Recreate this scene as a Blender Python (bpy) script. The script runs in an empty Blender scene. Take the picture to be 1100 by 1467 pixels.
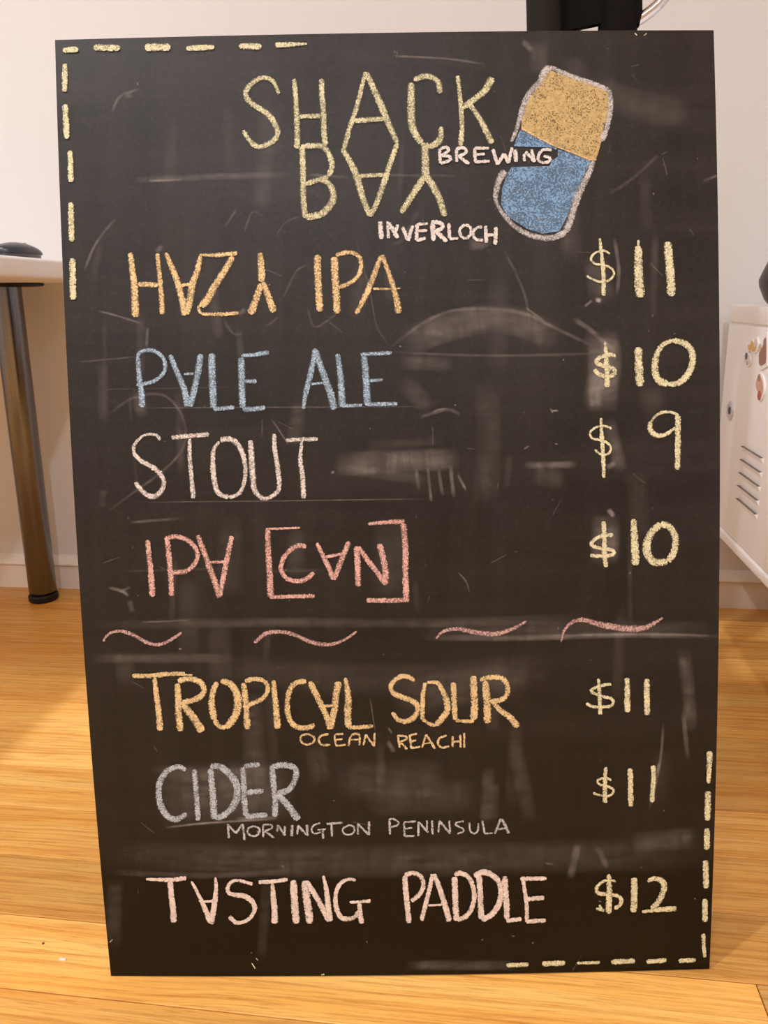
import bpy, bmesh, math, random
import numpy as np
from mathutils import Vector, Matrix
random.seed(7)
SC = bpy.context.scene
COL = SC.collection

# ------------------------------------------------------------------ camera
F_PX, CAM_H = 1106.53, 0.65254
CR = Vector((0.990175, 0.137767, -0.023938))
CU = Vector((-0.013747, 0.266273, 0.9638))
CF = Vector((-0.139154, 0.954001, -0.265551))
cd = bpy.data.cameras.new('camera'); cam = bpy.data.objects.new('camera', cd); COL.objects.link(cam)
cd.sensor_fit = 'HORIZONTAL'; cd.sensor_width = 36; cd.lens = 36 * F_PX / 1100
cd.clip_start = 0.02
m = Matrix((CR, CU, -CF)).transposed().to_4x4(); m.translation = Vector((0, 0, CAM_H)); cam.matrix_world = m
SC.camera = cam

# ------------------------------------------------------------------ light
SC.view_settings.view_transform = 'Standard'; SC.view_settings.look = 'None'
SC.view_settings.gamma = 1; SC.view_settings.use_curve_mapping = False
SC.view_settings.exposure = 0.0
SC.cycles.max_bounces = 10; SC.cycles.diffuse_bounces = 6; SC.cycles.transparent_max_bounces = 24
W_ = bpy.data.worlds.new('world'); SC.world = W_; W_.use_nodes = True
W_.node_tree.nodes['Background'].inputs[0].default_value = (1, .85, .7, 1)
W_.node_tree.nodes['Background'].inputs[1].default_value = 0.05
CEIL = 2.4
def downlight(x, y, power, size=.09, col=(.97, 1.02, 1.10)):
    l = bpy.data.lights.new('downlight_lamp', 'AREA'); l.shape = 'DISK'; l.size = size
    l.energy = power * 1.12; l.color = col
    o = bpy.data.objects.new('downlight_lamp', l); COL.objects.link(o); o.location = (x, y, CEIL - .012)
downlight(-.94, -.05, 22.5)
downlight(-2.3, .45, 13)  # unseen lamp added on the left to brighten the cabinet face
for x_, y_, p_ in ((.15, -1.15, 24), (-.94, -1.9, 16), (-.94, -3.5, 16), (1.6, -3.0, 16), (-2.4, -3.3, 10)):
    downlight(x_, y_, p_)

# ------------------------------------------------------------------ helpers
def ray(x, y):
    return CF + CR * ((x - 550) / F_PX) - CU * ((y - 733.5) / F_PX)
O_ = Vector((0, 0, CAM_H))
def on_x(x, y, X): d = ray(x, y); return O_ + d * (X / d.x)
def on_y(x, y, Y): d = ray(x, y); return O_ + d * (Y / d.y)
def on_z(x, y, Z): d = ray(x, y); return O_ + d * ((Z - CAM_H) / d.z)

def link(name, me, mat=None, parent=None, **props):
    o = bpy.data.objects.new(name, me); COL.objects.link(o)
    if mat is not None and len(me.materials) == 0: me.materials.append(mat)
    if parent is not None: o.parent = parent
    for k, v in props.items(): o[k] = v
    return o
def empty(name, loc, label=None, category=None, group=None, kind=None):
    o = bpy.data.objects.new(name, None); COL.objects.link(o); o.location = loc; o.empty_display_size = .05
    if label: o['label'] = label
    if category: o['category'] = category
    if group: o['group'] = group
    if kind: o['kind'] = kind
    return o
def finish(bm, name, mat, parent=None, smooth=True, angle=35, **props):
    """bmesh given in room coordinates -> object, local to its parent's base"""
    me = bpy.data.meshes.new(name)
    bmesh.ops.recalc_face_normals(bm, faces=bm.faces)
    if parent is not None:
        off = Vector(parent.location); pp = parent.parent
        while pp is not None: off += Vector(pp.location); pp = pp.parent
        bmesh.ops.translate(bm, verts=bm.verts, vec=-off)
    if smooth:
        for f in bm.faces: f.smooth = True
        for e in bm.edges:
            if len(e.link_faces) == 2 and e.calc_face_angle(0) > math.radians(angle): e.smooth = False
    bm.to_mesh(me); bm.free()
    return link(name, me, mat, parent, **props)
def box(bm, a, b, bev=0, seg=2):
    r = bmesh.ops.create_cube(bm, size=1)['verts']
    for v in r: v.co = Vector([a[i] + (v.co[i] + .5) * (b[i] - a[i]) for i in range(3)])
    if bev:
        es = list({e for v in r for e in v.link_edges})
        bmesh.ops.bevel(bm, geom=es, offset=bev, segments=seg, affect='EDGES', profile=.5)
def lathe(bm, prof, base, axis=Vector((0, 0, 1)), n=40):
    """prof: list of (r, h) along axis from base"""
    axis = Vector(axis).normalized(); q = Vector((0, 0, 1)).rotation_difference(axis)
    rings = []
    for r, h in prof:
        if r <= 1e-6: rings.append([bm.verts.new(Vector(base) + q @ Vector((0, 0, h)))])
        else: rings.append([bm.verts.new(Vector(base) + q @ Vector((r * math.cos(2 * math.pi * k / n), r * math.sin(2 * math.pi * k / n), h))) for k in range(n)])
    for A, B in zip(rings, rings[1:]):
        for k in range(n):
            j = (k + 1) % n
            if len(A) == 1 and len(B) == 1: continue
            if len(A) == 1: bm.faces.new((A[0], B[k], B[j]))
            elif len(B) == 1: bm.faces.new((A[k], A[j], B[0]))
            else: bm.faces.new((A[k], A[j], B[j], B[k]))
    if len(rings[0]) > 1: bm.faces.new(rings[0][::-1])
    if len(rings[-1]) > 1: bm.faces.new(rings[-1])
def tube(bm, pts, r, n=14):
    pts = [Vector(p) for p in pts]; rings = []; prev = None
    for i, p in enumerate(pts):
        t = (pts[min(i + 1, len(pts) - 1)] - pts[max(i - 1, 0)]).normalized()
        if prev is None: prev = t.orthogonal().normalized()
        u = (prev - t * prev.dot(t)).normalized(); prev = u; v = t.cross(u)
        rings.append([bm.verts.new(p + (u * math.cos(2 * math.pi * k / n) + v * math.sin(2 * math.pi * k / n)) * r) for k in range(n)])
    for A, B in zip(rings, rings[1:]):
        for k in range(n): bm.faces.new((A[k], A[(k + 1) % n], B[(k + 1) % n], B[k]))
    bm.faces.new(rings[0][::-1]); bm.faces.new(rings[-1])
def smooth_pts(P, step=None, n=8):
    P = [Vector(p) for p in P]
    if len(P) < 3: return [P[0].lerp(P[1], k / n) for k in range(n + 1)]
    out = []
    for i in range(len(P) - 1):
        a = P[max(i - 1, 0)]; b = P[i]; c = P[i + 1]; d = P[min(i + 2, len(P) - 1)]
        for k in range(n):
            t = k / n
            out.append(.5 * ((2 * b) + (c - a) * t + (2 * a - 5 * b + 4 * c - d) * t * t + (3 * b - a - 3 * c + d) * t ** 3))
    out.append(P[-1]); return out
def prism(bm, poly, vec, bev=0):
    """poly: 3D points (planar), extruded by vec"""
    A = [bm.verts.new(p) for p in poly]; B = [bm.verts.new(Vector(p) + vec) for p in poly]
    n = len(A); fs = [bm.faces.new(A[::-1]), bm.faces.new(B)]
    for k in range(n): bm.faces.new((A[k], A[(k + 1) % n], B[(k + 1) % n], B[k]))
    if bev:
        es = [e for f in fs for e in f.edges]
        bmesh.ops.bevel(bm, geom=es, offset=bev, segments=3, affect='EDGES', profile=.5)

# ------------------------------------------------------------------ materials
def lin(c): return tuple(((v / 255) / 12.92 if v / 255 <= .04045 else ((v / 255 + .055) / 1.055) ** 2.4) for v in c) + (1,)
class NT:
    def __init__(s, name):
        s.m = bpy.data.materials.new(name); s.m.use_nodes = True; s.t = s.m.node_tree; s.n = s.t.nodes
        s.b = s.n['Principled BSDF']; s.out = s.n['Material Output']
    def node(s, t, **kw):
        n = s.n.new(t)
        for k, v in kw.items(): setattr(n, k, v)
        return n
    def set(s, inp, v):
        if isinstance(v, bpy.types.NodeSocket): s.t.links.new(v, inp)
        elif v is not None: inp.default_value = v
    def math(s, op, a, b=None, c=None, clamp=False):
        n = s.node('ShaderNodeMath', operation=op); n.use_clamp = clamp
        s.set(n.inputs[0], a)
        if b is not None: s.set(n.inputs[1], b)
        if c is not None: s.set(n.inputs[2], c)
        return n.outputs[0]
    def mix(s, f, a, b, mode='MIX'):
        n = s.node('ShaderNodeMix', data_type='RGBA'); n.blend_type = mode
        s.set(n.inputs[0], f); s.set(n.inputs[6], a); s.set(n.inputs[7], b); return n.outputs[2]
    def noise(s, vec, scale, detail=2, rough=.5, dist=0):
        n = s.node('ShaderNodeTexNoise'); s.set(n.inputs['Vector'], vec)
        n.inputs['Scale'].default_value = scale; n.inputs['Detail'].default_value = detail
        n.inputs['Roughness'].default_value = rough; n.inputs['Distortion'].default_value = dist
        return n.outputs['Fac']
    def mapping(s, vec, scale=(1, 1, 1), loc=(0, 0, 0)):
        n = s.node('ShaderNodeMapping'); s.set(n.inputs[0], vec)
        n.inputs['Scale'].default_value = scale; s.set(n.inputs['Location'], loc); return n.outputs[0]
    def coord(s, k='Object'): return s.node('ShaderNodeTexCoord').outputs[k]
    def remap(s, v, a, b, c=0., d=1.):
        n = s.node('ShaderNodeMapRange'); s.set(n.inputs[0], v)
        for i, x in enumerate((a, b, c, d)): s.set(n.inputs[i + 1], x)
        return n.outputs[0]
    def bump(s, h, strength=.2, dist=.001):
        n = s.node('ShaderNodeBump'); n.inputs['Strength'].default_value = strength; n.inputs['Distance'].default_value = dist
        s.set(n.inputs['Height'], h); s.set(s.b.inputs['Normal'], n.outputs[0])
def simple(name, col, rough=.5, metal=0, spec=.5, var=.06, scale=30, bump=0, coat=0):
    k = NT(name); c = k.coord()
    f = k.noise(c, scale, 4)
    d = tuple(v * (1 - var) for v in col[:3]) + (1,); e = tuple(min(1, v * (1 + var)) for v in col[:3]) + (1,)
    k.set(k.b.inputs['Base Color'], k.mix(f, d, e)); k.b.inputs['Roughness'].default_value = rough
    k.b.inputs['Metallic'].default_value = metal; k.b.inputs['Specular IOR Level'].default_value = spec
    k.b.inputs['Coat Weight'].default_value = coat
    if bump: k.bump(k.noise(c, scale * 8, 3), bump)
    return k.m
M = {}
M['wall'] = simple('wall_paint', (.700, .680, .665, 1), .85, var=.015, scale=4, bump=.08)
M['ceiling'] = simple('ceiling_paint', (.85, .83, .80, 1), .9, var=.01)
M['trim'] = simple('trim_paint', (.82, .76, .70, 1), .35, var=.02)
M['desk_white'] = simple('white_laminate', (.84, .80, .76, 1), .4, var=.01)
M['cab_white'] = simple('white_powder_coat', (.95, .93, .91, 1), .38, var=.02, scale=6)
M['black_plastic'] = simple('black_plastic', (.007, .006, .005, 1), .5, spec=.3)
M['black_fabric'] = simple('black_upholstery', (.007, .005, .004, 1), .85, spec=.12, bump=.3, scale=60)
M['chair_post'] = simple('brown_black_upholstery', (.011, .008, .005, 1), .75, spec=.25, bump=.3, scale=60)  # slightly lighter brown-black for one back post
M['slot'] = simple('slot_shadow_grey', (.17, .14, .12, 1), .7)
M['chrome'] = simple('chrome', (.75, .74, .76, 1), .12, metal=1, var=.03)
M['mouse_black'] = simple('dark_mouse_plastic', (.030, .031, .042, 1), .28, var=.1)
M['mouse_side'] = simple('grey_mouse_side', (.09, .09, .10, 1), .35, var=.1)
def brushed():
    k = NT('brushed_steel'); c = k.coord()
    f = k.noise(k.mapping(c, (900, 900, 900)), 1, 2)
    g = k.noise(k.mapping(c, (60, 60, 1500)), 1, 2)
    k.set(k.b.inputs['Base Color'], k.mix(g, (.15, .155, .18, 1), (.23, .235, .26, 1)))
    k.b.inputs['Metallic'].default_value = 1
    k.set(k.b.inputs['Roughness'], k.remap(g, 0, 1, .2, .3))
    k.b.inputs['Anisotropic'].default_value = .2
    return k.m
M['steel'] = brushed()
def wood():
    k = NT('oak_plank'); c = k.coord()
    info = k.node('ShaderNodeObjectInfo')
    rnd = info.outputs['Random']
    off = k.node('ShaderNodeCombineXYZ')
    k.set(off.inputs[0], k.math('MULTIPLY', rnd, 37.)); k.set(off.inputs[1], k.math('MULTIPLY', rnd, 91.)); k.set(off.inputs[2], k.math('MULTIPLY', rnd, 13.))
    v = k.node('ShaderNodeVectorMath', operation='ADD'); k.set(v.inputs[0], c); k.set(v.inputs[1], off.outputs[0]); v = v.outputs[0]
    wob = k.noise(k.mapping(v, (1.2, 3, 1)), 1.5, 2)
    cmb = k.node('ShaderNodeCombineXYZ'); k.set(cmb.inputs[1], k.math('MULTIPLY', wob, .03))
    v2 = k.node('ShaderNodeVectorMath', operation='ADD'); k.set(v2.inputs[0], v); k.set(v2.inputs[1], cmb.outputs[0]); v2 = v2.outputs[0]
    g1 = k.noise(k.mapping(v2, (5, 210, 1)), 1, 5, .65, .3)      # broad streaks along the plank
    g2 = k.noise(k.mapping(v2, (18, 620, 1)), 1, 3, .7)         # fine pores
    g3 = k.noise(k.mapping(v2, (1.3, 22, 1)), 1, 3, .5, .6)      # bands
    g4 = k.noise(k.mapping(v2, (60, 220, 1)), 1, 3, .6, 1.0)     # ray fleck
    base = k.mix(k.remap(g3, .3, .7), (.90, .46, .105, 1), (.97, .64, .215, 1))
    base = k.mix(k.math('MULTIPLY', k.remap(g1, .47, .70), .85), base, (.60, .25, .050, 1))
    base = k.mix(k.math('MULTIPLY', k.remap(g2, .52, .70), .6), base, (.42, .155, .030, 1))
    base = k.mix(k.math('MULTIPLY', k.remap(g4, .5, .75), .25), base, (.85, .50, .20, 1))
    rr = k.node('ShaderNodeTexWhiteNoise', noise_dimensions='1D'); k.set(rr.inputs['W'], k.math('MULTIPLY', rnd, 77.))
    tint = k.mix(rr.outputs[0], (.80, .74, .66, 1), (1.12, 1.10, 1.06, 1))
    col_ = k.mix(1, base, tint, 'MULTIPLY')
    col_ = k.mix(1, col_, info.outputs['Color'], 'MULTIPLY')
    k.set(k.b.inputs['Base Color'], col_)
    k.set(k.b.inputs['Roughness'], k.remap(g1, .2, .8, .30, .42))
    k.b.inputs['Specular IOR Level'].default_value = .28
    k.bump(k.math('ADD', k.math('MULTIPLY', g2, .5), k.math('MULTIPLY', g1, .5)), .18, .0006)
    return k.m
M['wood'] = wood()
def board_mat():
    k = NT('blackboard_paint'); c = k.coord()
    a = k.noise(c, 5, 4, .6, .4)
    s1 = k.noise(k.mapping(c, (40, 3, 2.2)), 1, 4, .6, .2)       # vertical wipe streaks
    s2 = k.noise(k.mapping(c, (3, 4, 34)), 1, 4, .6, .2)         # horizontal wipe streaks
    b = k.noise(c, 260, 3, .6)
    f = k.math('MULTIPLY', k.remap(a, .3, .75), k.remap(s1, .35, .75))
    g = k.math('MULTIPLY', k.remap(a, .7, .3), k.remap(s2, .42, .8))
    base = k.mix(f, (.0125, .0092, .0062, 1), (.034, .028, .024, 1))
    base = k.mix(k.math('MULTIPLY', g, .7), base, (.042, .035, .031, 1))
    base = k.mix(k.math('MULTIPLY', k.remap(b, .5, .8), .15), base, (.09, .08, .07, 1))
    # the strip along the foot was washed clean: no dusty film below an uneven edge
    sep = k.node('ShaderNodeSeparateXYZ'); k.set(sep.inputs[0], c)
    zz = k.math('ADD', sep.outputs[2], k.math('MULTIPLY', k.math('SUBTRACT', a, .5), .05))
    film = k.remap(zz, .105, .135); film = k.math('ADD', k.math('MULTIPLY', film, .55), k.math('MULTIPLY', k.remap(zz, .15, .75), .45))  # second term: base colour simply lightens gradually up the board
    base = k.mix(film, (.0030, .0016, .0003, 1), base)
    k.set(k.b.inputs['Base Color'], base)
    k.set(k.b.inputs['Roughness'], k.remap(a, .2, .8, .42, .54))
    k.b.inputs['Specular IOR Level'].default_value = .25
    k.bump(k.noise(c, 500, 2), .12, .0003)
    return k.m
M['board'] = board_mat()
M['mdf'] = simple('raw_board_edge', (.09, .055, .03, 1), .8, var=.3, scale=80)
def chalk(name, col, thr=.40, grain=760, stray=None, soft=8):
    """powdery chalk: grain breaks up, more so towards a stroke's edge (UV.x = -1..1 across)"""
    k = NT(name); c = k.coord(); uv = k.node('ShaderNodeUVMap'); uv.uv_map = 'UVMap'
    sep = k.node('ShaderNodeSeparateXYZ'); k.set(sep.inputs[0], uv.outputs[0])
    e = k.math('POWER', k.math('ABSOLUTE', sep.outputs[0]), 3.)
    n = k.noise(c, grain, 2, .6); n2 = k.noise(c, 90, 2)
    t = k.math('ADD', k.math('MULTIPLY', e, .22), thr + .015)
    t = k.math('ADD', t, k.math('MULTIPLY', k.math('SUBTRACT', .5, n2), .35))
    al = k.math('MULTIPLY', k.math('SUBTRACT', n, t), soft, clamp=True)
    al = k.math('MAXIMUM', al, k.math('MULTIPLY', k.math('SUBTRACT', 1., e), .44, clamp=True))
    c2 = stray or tuple(min(1, v * 1.12) for v in col[:3]) + (1,)
    cc = k.mix(k.remap(k.noise(c, 240, 2), .35, .65), tuple(v * .86 for v in col[:3]) + (1,), c2)
    k.set(k.b.inputs['Base Color'], cc); k.b.inputs['Roughness'].default_value = 1
    k.b.inputs['Specular IOR Level'].default_value = .05
    k.set(k.b.inputs['Alpha'], al)
    k.bump(n, .3, .0005)
    return k.m
K_ = 1.0
M['ck_yellow'] = chalk('yellow_chalk', (.62, .585, .375, 1), .37)
M['ck_price'] = chalk('pale_yellow_chalk', (.66, .62, .40, 1), .31)
M['ck_orange'] = chalk('orange_chalk', (.74, .54, .285, 1), .37)
M['ck_blue'] = chalk('light_blue_chalk', (.36, .49, .61, 1), .39)
M['ck_white'] = chalk('white_chalk', (.66, .605, .555, 1), .36)
M['ck_whiteh'] = chalk('dense_white_chalk', (.68, .63, .59, 1), .28)
M['ck_pink'] = chalk('pink_chalk', (.64, .39, .335, 1), .36)
M['ck_mauve'] = chalk('mauve_chalk', (.50, .325, .30, 1), .37)
M['ck_tropical'] = chalk('golden_chalk', (.66, .50, .265, 1), .32)
M['ck_cider'] = chalk('grey_blue_chalk', (.42, .46, .51, 1), .35)
M['ck_small'] = chalk('small_grey_chalk', (.50, .48, .49, 1), .36)
M['ck_tasting'] = chalk('white_chalk_thick', (.70, .60, .53, 1), .26)
M['ck_beer'] = chalk('golden_fill_chalk', (.50, .365, .17, 1), .30, 700, soft=7)
M['ck_sky'] = chalk('blue_fill_chalk', (.205, .345, .53, 1), .42, 640, soft=9)
M['ck_outline'] = chalk('grey_outline_chalk', (.50, .475, .46, 1), .38)
def dust():
    k = NT('chalk_dust'); c = k.coord(); uv = k.node('ShaderNodeUVMap'); uv.uv_map = 'UVMap'
    sep = k.node('ShaderNodeSeparateXYZ'); k.set(sep.inputs[0], uv.outputs[0])
    e = k.math('SUBTRACT', 1., k.math('POWER', k.math('ABSOLUTE', sep.outputs[0]), 2.), clamp=True)
    s1 = k.noise(k.mapping(c, (30, 8, 130)), 1, 4, .65, .3); s2 = k.noise(k.mapping(c, (120, 8, 25)), 1, 4, .65, .3)
    n = k.math('MULTIPLY', k.remap(s1, .25, .75), k.remap(s2, .2, .7))
    al = k.math('MULTIPLY', k.math('MULTIPLY', e, sep.outputs[1]), k.math('ADD', .25, k.math('MULTIPLY', n, 1.4)), clamp=True)
    k.b.inputs['Base Color'].default_value = (.60, .53, .49, 1); k.b.inputs['Roughness'].default_value = 1
    k.b.inputs['Specular IOR Level'].default_value = .05
    k.set(k.b.inputs['Alpha'], al); return k.m
M['dust'] = dust()

# ------------------------------------------------------------------ room
XL, XR, YB, YF = -2.9, .845, 1.630, -4.6
XR2 = 2.9          # the room widens behind the short side wall
def shell(name, a, b, mat):
    bm = bmesh.new(); box(bm, a, b); return finish(bm, name, mat, smooth=False, kind='structure')
shell('wall_back', (XL - .1, YB, -.05), (XR2 + .1, YB + .1, CEIL), M['wall'])
shell('wall_left', (XL - .1, YF, -.05), (XL, YB, CEIL), M['wall'])
shell('wall_right', (XR, .2, -.05), (XR + .1, YB, CEIL), M['wall'])
shell('wall_far_right', (XR2, YF, -.05), (XR2 + .1, YB, CEIL), M['wall'])
shell('wall_front', (XL - .1, YF - .1, -.05), (XR2 + .1, YF, CEIL), M['wall'])
shell('ceiling', (XL - .1, YF - .1, CEIL), (XR2 + .1, YB + .1, CEIL + .1), M['ceiling'])
# skirting: flat face with a raised, rounded bead on top
def skirting(name, a, b, nrm):
    prof = [(0, 0), (.013, 0), (.013, .056), (.0145, .0580), (.0190, .0600), (.0205, .0630), (.0190, .0665), (.0060, .0800), (0, .082)]
    bm = bmesh.new(); nrm = Vector(nrm)
    A = [bm.verts.new(Vector(a) + nrm * p[0] + Vector((0, 0, p[1]))) for p in prof]
    B = [bm.verts.new(Vector(b) + nrm * p[0] + Vector((0, 0, p[1]))) for p in prof]
    n = len(A)
    for k in range(n): bm.faces.new((A[k], A[(k + 1) % n], B[(k + 1) % n], B[k]))
    bm.faces.new(A); bm.faces.new(B[::-1])
    return finish(bm, name, M['trim'], kind='structure')
skirting('baseboard_back', (XL, YB, 0), (XR, YB, 0), (0, -1, 0))
skirting('baseboard_right', (XR, .2, 0), (XR, YB - .02, 0), (-1, 0, 0))

# floor: a base with every plank its own board
base_bm = bmesh.new(); box(base_bm, (XL - .1, YF - .1, -.05), (XR2 + .1, YB + .1, -.012))
floor = finish(base_bm, 'floor', simple('dark_subfloor', (.05, .022, .008, 1), .9), smooth=False, kind='structure')
PITCH, Y0 = .0905, .556
def plank(x0, x1, y0, y1, tint=1.0):
    g = .0005; x0 += g; x1 -= g; y0 += g; y1 -= g; c = .0007; z = 0
    me = bpy.data.meshes.new('plank'); cx, cy = (x0 + x1) / 2, (y0 + y1) / 2
    a, b = (x1 - x0) / 2, (y1 - y0) / 2
    vs = [(-a, -b, -.012), (a, -b, -.012), (a, b, -.012), (-a, b, -.012),
          (-a, -b, -c), (a, -b, -c), (a, b, -c), (-a, b, -c),
          (-a + c, -b + c, 0), (a - c, -b + c, 0), (a - c, b - c, 0), (-a + c, b - c, 0)]
    fs = [(0, 3, 2, 1), (0, 1, 5, 4), (1, 2, 6, 5), (2, 3, 7, 6), (3, 0, 4, 7), (4, 5, 9, 8), (5, 6, 10, 9), (6, 7, 11, 10), (7, 4, 8, 11), (8, 9, 10, 11)]
    me.from_pydata(vs, [], fs)
    o = link('plank', me, M['wood'], floor); o.location = (cx, cy, 0)
    o.color = (tint, tint * (.985 + .03 * random.random()) if tint > 1 else tint * .97, tint * .93 if tint < 1 else tint, 1)
k = -14
while Y0 + k * PITCH < YB - .001:
    y0 = Y0 + k * PITCH; y1 = min(y0 + PITCH, YB)
    x = XL - .05 - random.uniform(0, .5); xe = XR if y0 > .2 else XR2
    fixed = {0: [-.75, .261, 1.2], -1: [-.9, -.05, .8]}.get(k)
    cuts = []
    if fixed: cuts = [x] + fixed
    else:
        while x < xe:
            cuts.append(x); x += random.uniform(.7, 1.7)
            if k > 0 and -1.15 < x < -.2: x = random.choice((-1.3, -.15)) if cuts[-1] < -1.6 else -.15 + random.uniform(0, .25)
            if k > 0 and .12 < x < .62: x = random.uniform(.64, .8)
    cuts = [c_ for c_ in cuts if c_ < xe] + [xe]
    for a_, b_ in zip(cuts, cuts[1:]):
        a_ = max(a_, XL)
        if b_ - a_ < .02: continue
        tint = random.uniform(.86, 1.10)
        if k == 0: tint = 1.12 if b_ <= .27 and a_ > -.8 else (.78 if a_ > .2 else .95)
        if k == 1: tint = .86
        plank(a_, b_, y0, y1, tint)
    k += 1
# the part of the room behind the camera: wide boards joined in one piece
bm = bmesh.new()
y = YF
while y < Y0 - 14 * PITCH - .002:
    y1 = min(y + PITCH, Y0 - 14 * PITCH); box(bm, (XL, y + .0005, -.012), (XR2, y1 - .0005, 0)); y = y1
finish(bm, 'plank_rows', M['wood'], floor, smooth=False, kind='stuff')
bm = bmesh.new()
y = .2
while y < YB - .002:
    y1 = min(y + PITCH, YB); box(bm, (XR + .1, y + .0005, -.012), (XR2, y1 - .0005, 0)); y = y1
finish(bm, 'plank_rows', M['wood'], floor, smooth=False, kind='stuff')

# ------------------------------------------------------------------ chalkboard
BL, BR = Vector((-.37493, .58112, 0)), Vector((.22044, .65847, 0))
TR, TL = Vector((.19465, .83517, .88211)), Vector((-.39879, .74127, .88532))
BASE = (BL + BR) / 2
NRM = (BR - BL).cross(TL - BL).normalized()            # towards the viewer
if NRM.y > 0: NRM = -NRM
BV, BU, THK = .019, .004, .0055                         # the thin sheet bows a little towards the viewer
npa = lambda v: np.array([v.x, v.y, v.z])
_BL, _BR, _TR, _TL, _N = map(npa, (BL, BR, TR, TL, NRM))
def surf(u, v, off=0.):
    u = np.asarray(u)[..., None]; v = np.asarray(v)[..., None]
    P = _BL * (1 - u) * (1 - v) + _BR * u * (1 - v) + _TR * u * v + _TL * (1 - u) * v
    h = 4 * BV * v * (1 - v) + 4 * BU * u * (1 - u) + np.asarray(off)[..., None]
    return P + _N * h
def proj(P):
    d = P - np.array([0, 0, CAM_H]); z = d @ npa(CF)
    return np.stack([550 + F_PX * (d @ npa(CR)) / z, 733.5 - F_PX * (d @ npa(CU)) / z], -1)
def px2uv(px):
    px = np.asarray(px, float); uv = np.stack([(px[:, 0] - 100) / 920, 1 - (px[:, 1] - 50) / 1345], -1)
    for _ in range(7):
        p0 = proj(surf(uv[:, 0], uv[:, 1])); h = 1e-4
        pu = (proj(surf(uv[:, 0] + h, uv[:, 1])) - p0) / h; pv = (proj(surf(uv[:, 0], uv[:, 1] + h)) - p0) / h
        e = px - p0; det = pu[:, 0] * pv[:, 1] - pv[:, 0] * pu[:, 1]
        du = (e[:, 0] * pv[:, 1] - pv[:, 0] * e[:, 1]) / det; dv = (pu[:, 0] * e[:, 1] - e[:, 0] * pu[:, 1]) / det
        uv += np.stack([du, dv], -1)
    return uv
board = empty('chalkboard', BASE, 'black handwritten chalkboard menu sheet leaning upright on the timber floor', 'chalkboard')
NU, NV = 24, 36
rng = random.Random(3)
me = bpy.data.meshes.new('board_panel'); vs = []; fs = []
us, vv = np.meshgrid(np.linspace(0, 1, NU + 1), np.linspace(0, 1, NV + 1))
us = us.ravel().copy(); vv = vv.ravel().copy()
fr = surf(us, vv); bk = surf(us, vv, -THK * np.ones_like(us))
b0 = npa(BASE); n1 = len(fr)
vs = [tuple(p - b0) for p in fr] + [tuple(p - b0) for p in bk]
idx = lambda i, j: j * (NU + 1) + i
for j in range(NV):
    for i in range(NU):
        q = (idx(i, j), idx(i + 1, j), idx(i + 1, j + 1), idx(i, j + 1)); fs.append(q); fs.append(tuple(n1 + a for a in q[::-1]))
nface = len(fs)
for i in range(NU):
    fs.append((idx(i + 1, 0), idx(i, 0), n1 + idx(i, 0), n1 + idx(i + 1, 0)))
    fs.append((idx(i, NV), idx(i + 1, NV), n1 + idx(i + 1, NV), n1 + idx(i, NV)))
for j in range(NV):
    fs.append((idx(0, j), idx(0, j + 1), n1 + idx(0, j + 1), n1 + idx(0, j)))
    fs.append((idx(NU, j + 1), idx(NU, j), n1 + idx(NU, j), n1 + idx(NU, j + 1)))
me.from_pydata(vs, [], fs); me.materials.append(M['board']); me.materials.append(M['mdf'])
for i, p in enumerate(me.polygons):
    p.use_smooth = i < nface; p.material_index = 0 if i < nface else 1
me.set_sharp_from_angle(angle=.6)
zmin = min(v[2] for v in vs)
panel = link('board_panel', me, None, board)
if zmin < 0: board.location.z -= zmin * 1.0

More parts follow.
